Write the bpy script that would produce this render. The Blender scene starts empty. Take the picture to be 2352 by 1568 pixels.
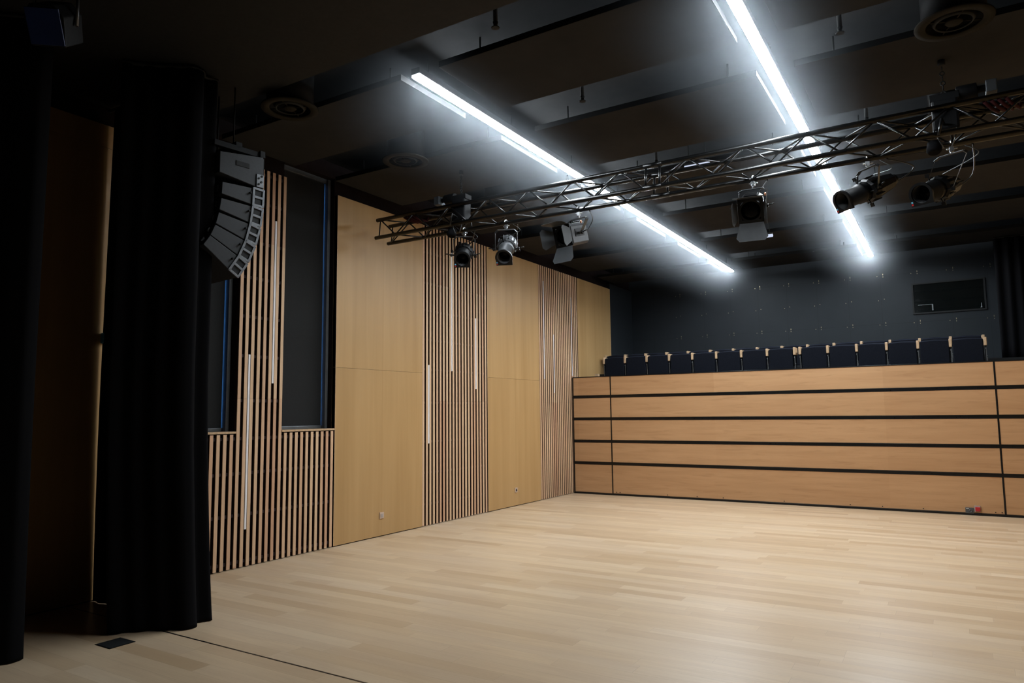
import bpy, bmesh, math, random
from mathutils import Vector, Matrix
random.seed(7)
S = bpy.context.scene
COL = S.collection
V = Vector

# ------------------------------------------------------------------ camera
YAW, PITCH, ROLL = 0.5527, 0.1001, -0.0111
CAM = V((6.6933, 0.0, 1.65))
fwd = V((-math.sin(YAW)*math.cos(PITCH), math.cos(YAW)*math.cos(PITCH), math.sin(PITCH)))
rt = V((math.cos(YAW), math.sin(YAW), 0)); up = rt.cross(fwd)
r2 = math.cos(ROLL)*rt + math.sin(ROLL)*up
u2 = -math.sin(ROLL)*rt + math.cos(ROLL)*up
cd = bpy.data.cameras.new('camera'); cam = bpy.data.objects.new('camera', cd); COL.objects.link(cam)
m3 = Matrix((r2, u2, -fwd)).transposed()
cam.matrix_world = Matrix.Translation(CAM) @ m3.to_4x4()
cd.sensor_width = 36.0; cd.lens = 1627.42/2352*36.0
cd.clip_start = 0.05; cd.clip_end = 60
S.camera = cam

# ------------------------------------------------------------------ world, exposure
w = bpy.data.worlds.new('world'); S.world = w; w.use_nodes = True
w.node_tree.nodes['Background'].inputs[0].default_value = (0.08, 0.30, 0.80, 1)
w.node_tree.nodes['Background'].inputs[1].default_value = 5.0
S.view_settings.view_transform = 'Standard'; S.view_settings.look = 'None'
S.view_settings.gamma = 1.0; S.view_settings.use_curve_mapping = False
S.view_settings.exposure = 0.0
S.cycles.use_denoising = True
S.cycles.max_bounces = 6; S.cycles.diffuse_bounces = 4; S.cycles.glossy_bounces = 3
S.cycles.volume_bounces = 0
S.cycles.sample_clamp_indirect = 4.0
S.cycles.use_adaptive_sampling = True
STRIP_POWER = 118.0
HAZE = 0.115

# ------------------------------------------------------------------ materials
def nodes(name):
    m = bpy.data.materials.new(name); m.use_nodes = True
    nt = m.node_tree; return m, nt, nt.nodes['Principled BSDF']
def setp(b, rough=0.6, metal=0.0, spec=0.5):
    b.inputs['Roughness'].default_value = rough; b.inputs['Metallic'].default_value = metal
    b.inputs['Specular IOR Level'].default_value = spec
def N(nt, t, **kw):
    n = nt.nodes.new(t)
    for k, v in kw.items(): setattr(n, k, v)
    return n
def math_n(nt, op, a, b=None):
    n = N(nt, 'ShaderNodeMath', operation=op)
    for i, x in enumerate((a, b)):
        if x is None: continue
        if isinstance(x, (int, float)): n.inputs[i].default_value = x
        else: nt.links.new(x, n.inputs[i])
    return n.outputs[0]
def mixc(nt, fac, a, b, mode='MIX'):
    n = N(nt, 'ShaderNodeMix', data_type='RGBA', blend_type=mode)
    for i, x in ((0, fac), (6, a), (7, b)):
        if isinstance(x, (int, float)): n.inputs[i].default_value = x
        elif isinstance(x, tuple): n.inputs[i].default_value = (*x, 1)
        else: nt.links.new(x, n.inputs[i])
    return n.outputs[2]
def pos(nt):
    g = N(nt, 'ShaderNodeNewGeometry'); return g.outputs['Position']
def sep(nt, v):
    s = N(nt, 'ShaderNodeSeparateXYZ'); nt.links.new(v, s.inputs[0]); return s.outputs
def comb(nt, x, y, z):
    c = N(nt, 'ShaderNodeCombineXYZ')
    for i, a in enumerate((x, y, z)):
        if isinstance(a, (int, float)): c.inputs[i].default_value = a
        else: nt.links.new(a, c.inputs[i])
    return c.outputs[0]
def noise(nt, v, scale=1.0, detail=3.0, rough=0.5, dist=0.0):
    n = N(nt, 'ShaderNodeTexNoise'); nt.links.new(v, n.inputs['Vector'])
    n.inputs['Scale'].default_value = scale; n.inputs['Detail'].default_value = detail
    n.inputs['Roughness'].default_value = rough; n.inputs['Distortion'].default_value = dist
    return n.outputs[0]
def scaled(nt, v, s):
    m = N(nt, 'ShaderNodeMapping'); nt.links.new(v, m.inputs[0]); m.inputs['Scale'].default_value = s
    return m.outputs[0]
def ramp(nt, f, lo, hi):
    n = N(nt, 'ShaderNodeMapRange'); nt.links.new(f, n.inputs[0])
    n.inputs[1].default_value = lo; n.inputs[2].default_value = hi
    return n.outputs[0]
def white(nt, v):
    n = N(nt, 'ShaderNodeTexWhiteNoise', noise_dimensions='3D'); nt.links.new(v, n.inputs['Vector']); return n.outputs['Value'], n.outputs['Color']

def plain(name, col, rough=0.6, metal=0.0, spec=0.4, var=0.12, scale=9.0):
    """paint, plastic, metal or cloth with a little mottling"""
    m, nt, b = nodes(name); setp(b, rough, metal, spec)
    f = noise(nt, pos(nt), scale, 4)
    c = mixc(nt, ramp(nt, f, 0.3, 0.7), tuple(x*(1-var) for x in col), tuple(min(1, x*(1+var)) for x in col))
    nt.links.new(c, b.inputs['Base Color'])
    rr = ramp(nt, noise(nt, pos(nt), scale*3, 2), 0.2, 0.8)
    nt.links.new(math_n(nt, 'ADD', math_n(nt, 'MULTIPLY', rr, 0.08), rough-0.04), b.inputs['Roughness'])
    return m
def velvet(name, col):
    m, nt, b = nodes(name); setp(b, 0.95, 0, 0.05)
    f = noise(nt, scaled(nt, pos(nt), (40, 40, 3)), 1, 3)
    nt.links.new(mixc(nt, f, tuple(x*.7 for x in col), col), b.inputs['Base Color'])
    return m
def veneer(name, a, bcol, axis='z', sheet=0.31, contrast=1.0, rough=0.42):
    """flat-cut veneer with the grain along axis"""
    m, nt, b = nodes(name); setp(b, rough, 0, 0.35)
    p = pos(nt); o = sep(nt, p)
    if axis == 'z':
        s1, s2, s3 = (6, 6, .35), (95, 95, 1.3), (1.2, 1.2, .12)
        cell = comb(nt, math_n(nt, 'FLOOR', math_n(nt, 'DIVIDE', o[1], sheet)), math_n(nt, 'FLOOR', math_n(nt, 'DIVIDE', math_n(nt, 'SUBTRACT', o[2], 2.255), 3.0)), 0.0)
    else:
        s1, s2, s3 = (.9, .9, 13), (1.6, 1.6, 110), (.25, .25, 3)
        cell = comb(nt, math_n(nt, 'FLOOR', math_n(nt, 'DIVIDE', math_n(nt, 'SUBTRACT', o[0], .15), 2.8)), math_n(nt, 'FLOOR', math_n(nt, 'DIVIDE', math_n(nt, 'SUBTRACT', o[2], .14), sheet)), 0.0)
    n1 = noise(nt, scaled(nt, p, s1), 1, 4, .55, .4); n2 = noise(nt, scaled(nt, p, s2), 1, 3); n3 = noise(nt, scaled(nt, p, s3), 1, 2)
    wv, wc = white(nt, cell)
    f = math_n(nt, 'ADD', math_n(nt, 'MULTIPLY', ramp(nt, n1, .32, .72), .42*contrast), math_n(nt, 'MULTIPLY', n2, .22*contrast))
    f = math_n(nt, 'ADD', f, math_n(nt, 'MULTIPLY', wv, .30))
    f = math_n(nt, 'ADD', f, math_n(nt, 'MULTIPLY', ramp(nt, n3, .3, .7), .25))
    c = mixc(nt, f, a, bcol)
    if axis == 'x':
        st = ramp(nt, noise(nt, scaled(nt, p, (1.5, 1.5, 17)), 1, 5, .62, .8), .53, .72)
        c = mixc(nt, math_n(nt, 'MULTIPLY', st, .30), c, (bcol[0]*.58, bcol[1]*.46, bcol[2]*.36))
    nt.links.new(c, b.inputs['Base Color'])
    return m
def slatwood(name, p0, pitch):
    m, nt, b = nodes(name); setp(b, .5, 0, .3)
    p = pos(nt); o = sep(nt, p)
    k = math_n(nt, 'FLOOR', math_n(nt, 'DIVIDE', math_n(nt, 'SUBTRACT', o[1], p0-pitch/2), pitch))
    j = math_n(nt, 'FLOOR', math_n(nt, 'DIVIDE', math_n(nt, 'SUBTRACT', o[2], 0.03), 1.81))
    wv, wc = white(nt, comb(nt, k, j, 1.7))
    c = mixc(nt, wv, (0.60, 0.41, 0.255), (0.50, 0.285, 0.175))
    wv2, _ = white(nt, comb(nt, k, j, 5.1))
    c = mixc(nt, math_n(nt, 'MULTIPLY', wv2, .55), c, (0.64, 0.46, 0.29))
    g = noise(nt, scaled(nt, p, (70, 70, 1.6)), 1, 4)
    c = mixc(nt, math_n(nt, 'MULTIPLY', ramp(nt, g, .35, .8), .35), c, (0.30, 0.16, 0.09))
    nt.links.new(c, b.inputs['Base Color'])
    return m
def planks(name, width=0.14):
    m, nt, b = nodes(name); setp(b, .3, 0, .38)
    p = pos(nt); o = sep(nt, p)
    ry = math_n(nt, 'DIVIDE', math_n(nt, 'SUBTRACT', o[1], 3.397), width)
    row = math_n(nt, 'FLOOR', ry)
    w1, _ = white(nt, comb(nt, row, 3.3, 0.0)); w2, _ = white(nt, comb(nt, row, 9.1, 0.0))
    L = math_n(nt, 'ADD', math_n(nt, 'MULTIPLY', w2, .9), 1.0)
    cx = math_n(nt, 'DIVIDE', math_n(nt, 'ADD', o[0], math_n(nt, 'MULTIPLY', w1, 7.0)), L)
    colm = math_n(nt, 'FLOOR', cx)
    wv, wc = white(nt, comb(nt, row, colm, 2.0)); wv2, _ = white(nt, comb(nt, row, colm, 6.0))
    c = mixc(nt, wv, (0.60, 0.452, 0.294), (0.462, 0.322, 0.192))
    c = mixc(nt, math_n(nt, 'MULTIPLY', math_n(nt, 'POWER', wv2, 2.0), .55), c, (0.66, 0.53, 0.385))
    off = comb(nt, math_n(nt, 'MULTIPLY', wv, 31.0), math_n(nt, 'MULTIPLY', wv2, 17.0), 0.0)
    va = N(nt, 'ShaderNodeVectorMath', operation='ADD'); nt.links.new(p, va.inputs[0]); nt.links.new(off, va.inputs[1])
    g = noise(nt, scaled(nt, va.outputs[0], (2.2, 75, 1)), 1, 4)
    g2 = noise(nt, scaled(nt, va.outputs[0], (1.3, 11, 1)), 1, 4, .6, .5)
    c = mixc(nt, math_n(nt, 'MULTIPLY', ramp(nt, g, .35, .8), .16), c, (0.35, 0.22, 0.13))
    c = mixc(nt, math_n(nt, 'MULTIPLY', ramp(nt, g2, .42, .75), .34), c, (0.40, 0.265, 0.17))
    # seams
    fy = math_n(nt, 'FRACT', ry); fx = math_n(nt, 'FRACT', cx)
    dy = math_n(nt, 'MULTIPLY', math_n(nt, 'MINIMUM', fy, math_n(nt, 'SUBTRACT', 1.0, fy)), width)
    dx = math_n(nt, 'MULTIPLY', math_n(nt, 'MINIMUM', fx, math_n(nt, 'SUBTRACT', 1.0, fx)), 1.4)
    d = math_n(nt, 'MINIMUM', dx, dy)
    seam = math_n(nt, 'LESS_THAN', d, 0.0011)
    c = mixc(nt, math_n(nt, 'MULTIPLY', seam, .30), c, (0.16, 0.09, 0.05))
    nt.links.new(c, b.inputs['Base Color'])
    rg = noise(nt, scaled(nt, p, (3, 9, 1)), 1, 3)
    nt.links.new(math_n(nt, 'ADD', math_n(nt, 'MULTIPLY', rg, .16), .26), b.inputs['Roughness'])
    return m
def backwall_mat(name):
    m, nt, b = nodes(name); setp(b, .6, 0, .2)
    p = pos(nt); o = sep(nt, p)
    f = noise(nt, p, 3, 5); f2 = noise(nt, p, 120, 2)
    c = mixc(nt, f, (0.0110, 0.0140, 0.0172), (0.0150, 0.0188, 0.0226))
    c = mixc(nt, math_n(nt, 'MULTIPLY', f2, .3), c, (0.020, 0.024, 0.029))
    fx = math_n(nt, 'FRACT', math_n(nt, 'DIVIDE', math_n(nt, 'SUBTRACT', o[0], -0.052), 0.625))
    d1 = math_n(nt, 'MULTIPLY', math_n(nt, 'MINIMUM', fx, math_n(nt, 'SUBTRACT', 1.0, fx)), .625)
    fz = math_n(nt, 'FRACT', math_n(nt, 'DIVIDE', math_n(nt, 'SUBTRACT', o[2], 3.404), 1.026))
    d2 = math_n(nt, 'MULTIPLY', math_n(nt, 'MINIMUM', fz, math_n(nt, 'SUBTRACT', 1.0, fz)), 1.026)
    s = math_n(nt, 'LESS_THAN', math_n(nt, 'MINIMUM', d1, d2), .0035)
    c = mixc(nt, math_n(nt, 'MULTIPLY', s, .5), c, (0.006, 0.007, 0.008))
    nt.links.new(c, b.inputs['Base Color'])
    return m
def emit(name, col, st):
    m = bpy.data.materials.new(name); m.use_nodes = True; nt = m.node_tree
    nt.nodes.remove(nt.nodes['Principled BSDF'])
    e = N(nt, 'ShaderNodeEmission'); e.inputs[0].default_value = (*col, 1); e.inputs[1].default_value = st
    nt.links.new(e.outputs[0], nt.nodes['Material Output'].inputs[0]); return m
def glass(name, col=(1, 1, 1), rough=0.0):
    m, nt, b = nodes(name); setp(b, rough, 0, .5)
    b.inputs['Base Color'].default_value = (*col, 1); b.inputs['Transmission Weight'].default_value = 1.0
    return m

M = dict(
    floor=planks('oak_floor_boards'),
    panel=veneer('oak_veneer', (0.470, 0.300, 0.136), (0.338, 0.200, 0.078), 'z'),
    riser=veneer('beech_riser_veneer', (0.535, 0.320, 0.165), (0.400, 0.218, 0.103), 'x', .45),
    edge=plain('oak_edge', (0.46, 0.31, 0.18), .5, 0, .3, .15, 30),
    slatA=slatwood('oak_slats_by_windows', 5.094, .082),
    slatB=slatwood('oak_slats_middle', 8.3215, .0835),
    slatC=slatwood('oak_slats_far', 12.0, .0795),
    felt=plain('dark_felt', (0.012, 0.008, 0.008), .9, 0, .1),
    core=plain('dark_slat_core', (0.030, 0.014, 0.011), .85, 0, .15),
    batten=plain('dark_batten', (0.035, 0.024, 0.026), .8, 0, .2),
    black=plain('black_paint', (0.010, 0.0105, 0.011), .7, 0, .25),
    ceil=plain('dark_ceiling_paint', (0.013, 0.0142, 0.0158), .8, 0, .2, .15, 3),
    raft=plain('charcoal_acoustic_panel', (0.0205, 0.0203, 0.0203), .85, 0, .15, .12, 2.5),
    trimgrey=plain('panel_edge_trim', (0.0055, 0.0058, 0.006), .7, 0, .12),
    emergency=emit('emergency_tube', (.72, .80, 1.0), .9),
    diff=plain('diffuser_grey', (0.019, 0.0168, 0.0130), .7, 0, .06),
    backwall=backwall_mat('slate_wall_boards'),
    brass=plain('rivet_metal', (0.36, 0.31, 0.19), .35, .9, .5),
    velvet=velvet('black_velvet', (0.006, 0.006, 0.007)),
    blind=plain('black_blind_fabric', (0.0125, 0.013, 0.0135), .8, 0, .2, .1, 60),
    alu=plain('grey_aluminium', (0.10, 0.11, 0.12), .45, .6, .5),
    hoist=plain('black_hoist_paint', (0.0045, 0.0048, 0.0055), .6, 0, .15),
    chan=plain('pale_blind_channel', (0.09, 0.095, 0.10), .5, .2, .4),
    whitebar=plain('white_diffuser', (0.72, 0.72, 0.74), .35, 0, .5, .04),
    truss=plain('black_truss_tube', (0.0032, 0.0034, 0.0036), .30, 0, .42, .2, 20),
    fixture=plain('black_fixture', (0.0042, 0.0045, 0.005), .42, 0, .2, .2, 20),
    fixgrey=plain('grey_fixture', (0.055, 0.058, 0.062), .45, .1, .45, .12, 20),
    doormat=plain('barn_door_sheet', (0.042, 0.046, 0.050), .55, 0, .4, .08, 15),
    chrome=plain('bright_steel', (0.62, 0.64, 0.66), .28, .9, .5),
    steel=plain('dull_steel', (0.10, 0.105, 0.11), .42, .7, .5),
    spk=plain('grey_speaker_paint', (0.022, 0.0245, 0.028), .6, 0, .3, .1, 40),
    spklight=plain('pale_rigging_metal', (0.11, 0.117, 0.125), .45, .4, .5, .12, 40),
    navy=plain('navy_seat_fabric', (0.0082, 0.0094, 0.0135), .95, 0, .03, .2, 80),
    piping=plain('navy_piping', (0.018, 0.022, 0.036), .8, 0, .1),
    beech=plain('beech_armrest', (0.46, 0.315, 0.19), .4, 0, .4, .12, 30),
    nosing=plain('black_nosing', (0.0045, 0.0045, 0.005), .3, 0, .35),
    lens=plain('lens_glass_dark', (0.0015, 0.0015, 0.0017), .15, 0, .06),
    amber=plain('lamp_glow_amber', (0.10, 0.06, 0.03), .3, 0, .5),
    red=plain('red_plastic', (0.42, 0.018, 0.022), .4, 0, .5),
    redsling=plain('red_sling', (0.035, 0.003, 0.0045), .8, 0, .2),
    bluetag=plain('blue_tape', (0.12, 0.40, 0.62), .5, 0, .4),
    bluegel=plain('blue_gel', (0.004, 0.018, 0.10), .35, 0, .5),
    socket=plain('socket_beige', (0.47, 0.34, 0.25), .4, 0, .4),
    socketgrey=plain('socket_insert_grey', (0.36, 0.31, 0.28), .4, 0, .4),
    copper=plain('copper_tip', (0.60, 0.28, 0.16), .35, .6, .5),
    darkglass=plain('control_room_glass', (0.004, 0.005, 0.005), .05, 0, .5),
    pale=plain('pale_lamp_and_reflection', (0.16, 0.18, 0.19), .5, 0, .4),
    pane=glass('window_glass'),
    led=emit('light_strip_diffuser', (0.86, 0.94, 1.0), STRIP_POWER),
)

# ------------------------------------------------------------------ geometry helpers
class MB:
    def __init__(s): s.v = []; s.f = []; s.sm = []
    def add(s, vs, fs, smooth=False):
        o = len(s.v); s.v += [V(x) for x in vs]
        for f in fs: s.f.append([i+o for i in f]); s.sm.append(smooth)
        return s
    def box(s, c, d, R=None):
        hx, hy, hz = d[0]/2, d[1]/2, d[2]/2; c = V(c)
        p = [V((x, y, z)) for x in (-hx, hx) for y in (-hy, hy) for z in (-hz, hz)]
        if R is not None: p = [R @ q for q in p]
        return s.add([c+q for q in p], [(0,1,3,2),(4,6,7,5),(0,4,5,1),(2,3,7,6),(0,2,6,4),(1,5,7,3)])
    def b2(s, lo, hi):
        return s.box([(a+b)/2 for a, b in zip(lo, hi)], [abs(b-a) for a, b in zip(lo, hi)])
    def frame(s, d):
        d = V(d).normalized(); a = V((0, 0, 1)) if abs(d.z) < .95 else V((1, 0, 0))
        x = a.cross(d).normalized(); y = d.cross(x); return x, y, d
    def cyl(s, p0, p1, r0, r1=None, n=16, cap=True, smooth=True):
        r1 = r0 if r1 is None else r1; p0, p1 = V(p0), V(p1); x, y, d = s.frame(p1-p0)
        vs = []
        for p, r in ((p0, r0), (p1, r1)):
            for i in range(n):
                a = 2*math.pi*(i+.5)/n; vs.append(p+x*(r*math.cos(a))+y*(r*math.sin(a)))
        s.add(vs, [(i, (i+1) % n, n+(i+1) % n, n+i) for i in range(n)], smooth)
        if cap:
            o = len(s.v)-2*n
            s.f.append([o+i for i in range(n)][::-1]); s.sm.append(False)
            s.f.append([o+n+i for i in range(n)]); s.sm.append(False)
        return s
    def lathe(s, p, axis, prof, n=24, smooth=True, close=False):
        """prof: (t along axis, radius)"""
        p = V(p); x, y, d = s.frame(axis); vs = []
        for t, r in prof:
            for i in range(n):
                a = 2*math.pi*(i+.5)/n; vs.append(p+d*t+x*(r*math.cos(a))+y*(r*math.sin(a)))
        k = len(prof); fs = []
        for j in range(k if close else k-1):
            q = (j+1) % k
            for i in range(n): fs.append((j*n+i, j*n+(i+1) % n, q*n+(i+1) % n, q*n+i))
        s.add(vs, fs, smooth)
        if not close:
            o = len(s.v)-k*n
            if prof[0][1] > 1e-4: s.f.append([o+i for i in range(n)][::-1]); s.sm.append(False)
            if prof[-1][1] > 1e-4: s.f.append([o+(k-1)*n+i for i in range(n)]); s.sm.append(False)
        return s
    def tube(s, path, r, n=8):
        path = [V(q) for q in path]; vs = []; k = len(path); px = None
        for j, q in enumerate(path):
            t = (path[min(j+1, k-1)]-path[max(j-1, 0)]).normalized()
            if px is None: x, y, _ = s.frame(t)
            else:
                x = (px-t*px.dot(t)).normalized(); y = t.cross(x)
            px = x
            for i in range(n):
                a = 2*math.pi*i/n; vs.append(q+x*(r*math.cos(a))+y*(r*math.sin(a)))
        fs = [(j*n+i, j*n+(i+1) % n, (j+1)*n+(i+1) % n, (j+1)*n+i) for j in range(k-1) for i in range(n)]
        s.add(vs, fs, True)
        o = len(s.v)-k*n
        s.f.append([o+i for i in range(n)][::-1]); s.sm.append(False)
        s.f.append([o+(k-1)*n+i for i in range(n)]); s.sm.append(False)
        return s
    def prism(s, poly, o, ax, ay, az, depth):
        o, ax, ay, az = V(o), V(ax), V(ay), V(az); n = len(poly)
        vs = [o+ax*a+ay*b for a, b in poly]+[o+ax*a+ay*b+az*depth for a, b in poly]
        return s.add(vs, [tuple(range(n))[::-1], tuple(range(n, 2*n))]+[(i, (i+1) % n, n+(i+1) % n, n+i) for i in range(n)])
    def build(s, name, mat, parent=None, bevel=0.0, off=(0, 0, 0), seg=2):
        me = bpy.data.meshes.new(name); off = V(off)
        me.from_pydata([tuple(q-off) for q in s.v], [], s.f)
        for p, q in zip(me.polygons, s.sm): p.use_smooth = q
        bm = bmesh.new(); bm.from_mesh(me); bmesh.ops.recalc_face_normals(bm, faces=bm.faces[:]); bm.to_mesh(me); bm.free()
        me.materials.append(M[mat] if isinstance(mat, str) else mat)
        o = bpy.data.objects.new(name, me); COL.objects.link(o)
        if parent is not None: o.parent = parent
        if bevel:
            bv = o.modifiers.new('bevel', 'BEVEL'); bv.width = bevel; bv.segments = seg; bv.limit_method = 'ANGLE'; bv.angle_limit = math.radians(40)
        return o
def tag(o, label=None, cat=None, group=None, kind=None):
    if label: o['label'] = label
    if cat: o['category'] = cat
    if group: o['group'] = group
    if kind: o['kind'] = kind
    return o
def thing(name, label, cat, loc=(0, 0, 0), group=None):
    o = bpy.data.objects.new(name, None); COL.objects.link(o); o.location = loc; o.empty_display_size = .1
    return tag(o, label, cat, group)
def struct(mb, name, mat, parent=None, bevel=0, label=None):
    o = mb.build(name, mat, parent, bevel)
    if parent is None: o['kind'] = 'structure'
    if label: o['label'] = label
    return o
def copy_tree(o, parent=None):
    c = o.copy(); COL.objects.link(c)
    if parent is not None: c.parent = parent
    for ch in [x for x in S.objects if x.parent == o]: copy_tree(ch, c)
    return c
ORD = ['first','second','third','fourth','fifth','sixth','seventh','eighth','ninth','tenth','eleventh','twelfth','thirteenth','fourteenth','fifteenth']

RW = 8.30          # right wall
RY = 13.187        # front of the seating bank
BY = 16.60         # back wall
PT = 4.52          # top of the wall panels
RZ = 4.67          # underside of the ceiling panels
CZ = 4.95          # ceiling

# ------------------------------------------------------------------ setting
struct(MB().b2((-.4, -3.2, -.12), (RW+.3, BY+.3, 0)), 'floor', 'floor')
struct(MB().b2((-.4, -3.2, CZ), (RW+.3, BY+.3, CZ+.15)), 'ceiling', 'ceil')
W1, W2 = (4.25, 5.07), (5.697, 6.53)       # window openings along the wall
SILL = 1.465
mb = MB()
x0, x1 = -.40, -.06
for a, b in ((-3.2, W1[0]), (W1[1], W2[0]), (W2[1], BY+.3)): mb.b2((x0, a, 0), (x1, b, CZ))
for a, b in (W1, W2): mb.b2((x0, a, 0), (x1, b, SILL-.01)); mb.b2((x0, a, 4.75), (x1, b, CZ))
struct(mb, 'wall_left', 'felt')
struct(MB().b2((-.06, BY, 0), (RW, BY+.3, CZ)), 'wall_back', 'backwall')
struct(MB().b2((RW, -3.2, 0), (RW+.3, BY+.3, CZ)), 'wall_right', 'black')
struct(MB().b2((-.06, -3.2, 0), (RW, -3.0, CZ)), 'wall_front', 'black')
struct(MB().b2((-.06, -3.0, 4.62), (RW, 4.18, CZ)), 'trim_3', 'black')
# wood lining of the far half of the right wall (outside the picture, it sends warm light back)
struct(MB().b2((RW-.03, 4.9, .01), (RW, 13.0, PT)), 'trim_1', 'panel')
struct(MB().b2((-.058, 15.262, 0), (0, BY, CZ-.3)), 'trim_4', 'backwall')
# screw heads and pairs of rivets on the back wall boards
mb = MB()
for k in range(2, 13):
    xx = -.052+.625*k
    for z in (3.404, 3.917, 4.430):
        if 6.0 < xx < 7.45 and 3.52 < z < 4.2: continue
        for dx in (-.055, .055): mb.cyl((xx+dx, BY, z+.012*(1 if dx > 0 else -1)), (xx+dx, BY-.006, z+.012*(1 if dx > 0 else -1)), .0068, n=8)
        if z != 3.917:
            for dz in (-.03, .03): mb.cyl((xx+.055, BY, z+dz), (xx+.055, BY-.006, z+dz), .0068, n=8)
o = mb.build('screw_heads', 'brass', bpy.data.objects['wall_back']); o['kind'] = 'stuff'
# black joint line across the floor at the stage edge
struct(MB().b2((.05, 3.390, 0), (RW, 3.403, .0015)), 'trim_2', 'nosing')

# windows with their blinds
for i, (a, b) in enumerate((W1, W2)):
    fr = MB()
    for lo, hi in (((a, SILL), (b, SILL+.05)), ((a, 4.70), (b, 4.75)), ((a, SILL+.05), (a+.05, 4.70)), ((b-.05, SILL+.05), (b, 4.70))):
        fr.b2((-.36, lo[0], lo[1]), (-.30, hi[0], hi[1]))
    f = struct(fr, 'window_%d' % (i+1), 'alu')
    MB().b2((-.335, a+.05, SILL+.05), (-.325, b-.05, 4.70)).build('glass_pane', 'pane', f)
    lab = ('black roller blind in the narrow window beside the black curtain, partly behind the loudspeakers',
           'black roller blind with a blue glowing edge, in the window between slats and wood panel')[i]
    bl = thing('roller_blind', lab, 'blind', (-.2, (a+b)/2, SILL), 'roller blinds in the left wall')
    off = bl.location
    gap = .008
    MB().b2((-.200, a+.01, SILL+.05), (-.196, b-.045-gap, 4.73)).build('blind_fabric', 'blind', bl, off=off)
    MB().b2((-.215, a+.01, SILL+.012), (-.185, b-.045-gap+.004, SILL+.052)).build('bottom_bar', 'alu', bl, .006, off=off)
    MB().b2((-.215, b-.045, SILL+.01), (-.130, b-.002, 4.74)).build('side_channel', 'chan', bl, .003, off=off)
    MB().b2((-.215, a+.002, SILL+.01), (-.19, a+.012, 4.74)).build('side_channel', 'alu', bl, off=off)
    MB().b2((-.235, a+.004, 4.69), (-.165, b-.004, 4.75)).build('head_box', 'alu', bl, .004, off=off)
# sill boards
for i, (a, b) in enumerate((W1, W2)):
    lab = ('thin oak sill board under the curtained window nearest the stage', 'thin oak sill board under the window beside the wide wood panel')[i]
    tag(MB().b2((-.30, a, SILL-.010), (.004, b-.002, SILL+.012)).build('window_sill', 'edge', None, .002), lab, 'window sill', 'oak window sills')

# ------------------------------------------------------------------ left wall panelling
def wood_panel(y0, y1, z1, label, seam=2.255, mid=None, trim=False):
    t = thing('wood_wall_panel', label, 'wall panel', (0, (y0+y1)/2, 0), 'plain oak wall panels')
    ys = [y0, mid, y1] if mid else [y0, y1]
    for j in range(len(ys)-1):
        for za, zb in ((.012, seam-.0015), (seam+.0015, z1)):
            MB().b2((-.058, ys[j]+(.0 if j == 0 else .0003), za), (0, ys[j+1]-(.0003 if j < len(ys)-2 else 0), zb)).build('veneer_sheet', 'panel', t, .0003, off=t.location)
    MB().b2((-.05, y0+.005, 0), (-.012, y1-.005, .012)).build('shadow_base', 'felt', t, off=t.location)
    for yy in (y0, y1): MB().b2((-.057, yy-.007 if yy == y1 else yy, .012), (.002, yy if yy == y1 else yy+.007, z1+.001)).build('edge_strip', 'edge', t, .001, off=t.location)
    return t
wood_panel(6.532, 8.295, PT, 'widest plain oak wall panel, beside the dark window, with a beige socket near the floor', mid=7.42)
wood_panel(10.04, 11.84, PT, 'plain oak wall panel between the two dense slatted sections, with a round socket low down', mid=10.95)
wood_panel(13.52, 15.26, PT, 'plain oak wall panel behind the end of the seat rows, meeting the slate-grey wall', mid=14.4)
wood_panel(1.5, 3.63, 4.42, 'dim oak wall panel in shadow between the two black curtains', seam=4.2)

def slat_panel(label, mat, rows, pitch, back, battens, frames=()):
    """rows: (first slat centre, count, z0, z1)"""
    ys = [r[0] for r in rows]; t = thing('slatted_wall_panel', label, 'wall panel', (0, (min(ys)+max(r[0]+r[1]*pitch for r in rows))/2, 0), 'oak slat wall sections')
    mb = MB()
    for y, n, za, zb in rows:
        cuts = [za]+[c for c in (1.84, 3.65) if za+.05 < c < zb-.05]+[zb]
        for k in range(n):
            for q in range(len(cuts)-1):
                mb.b2((-.009, y+k*pitch-.0205, cuts[q]+(.0012 if q else 0)), (0, y+k*pitch+.0205, cuts[q+1]))
    mb.build('slats', mat, t, off=t.location)
    mb = MB()
    for y, n, za, zb in rows:
        for k in range(n): mb.b2((-.050, y+k*pitch-.0195, za), (-.009, y+k*pitch+.0195, zb))
    mb.build('slat_cores', 'core', t, off=t.location)
    mb = MB()
    for ya, yb, za, zb in battens: mb.b2((-.058, ya, za), (-.022, yb, zb))
    mb.build('battens', 'batten', t, off=t.location)
    mb = MB()
    for ya, yb, za, zb in back: mb.b2((-.059, ya, za), (-.0545, yb, zb))
    mb.build('backing', 'felt', t, off=t.location)
    if frames:
        mb = MB()
        for ya, yb, za, zb in frames: mb.b2((-.06, ya, za), (.003, yb, zb))
        mb.build('edge_strip', 'edge', t, .001, off=t.location)
    return t
bz = [0.30, 0.76, 1.22, 1.80, 2.30, 2.75, 3.20, 3.62, 4.10, 4.45]
bat = [(4.24, 6.52, z, z+.035) for z in (0.05, .55, 1.0, 1.38)]+[(5.075, 5.69, z, z+.035) for z in bz[3:]]
slat_panel('slatted oak wall section around and below the windows, with wide gaps', 'slatA',
    [(4.274, 10, .012, SILL-.02), (5.094, 8, .012, PT), (5.75, 10, .012, SILL-.02)], .082,
    [(4.24, 6.525, .005, SILL-.02), (5.072, 5.692, SILL-.02, PT)], bat)
slat_panel('tall slatted oak wall section between the two plain oak panels, behind the hanging spotlights', 'slatB',
    [(8.3215, 21, .012, PT)], .0835, [(8.30, 10.02, .005, PT)], [(8.30, 10.02, z, z+.03) for z in bz])
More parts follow.
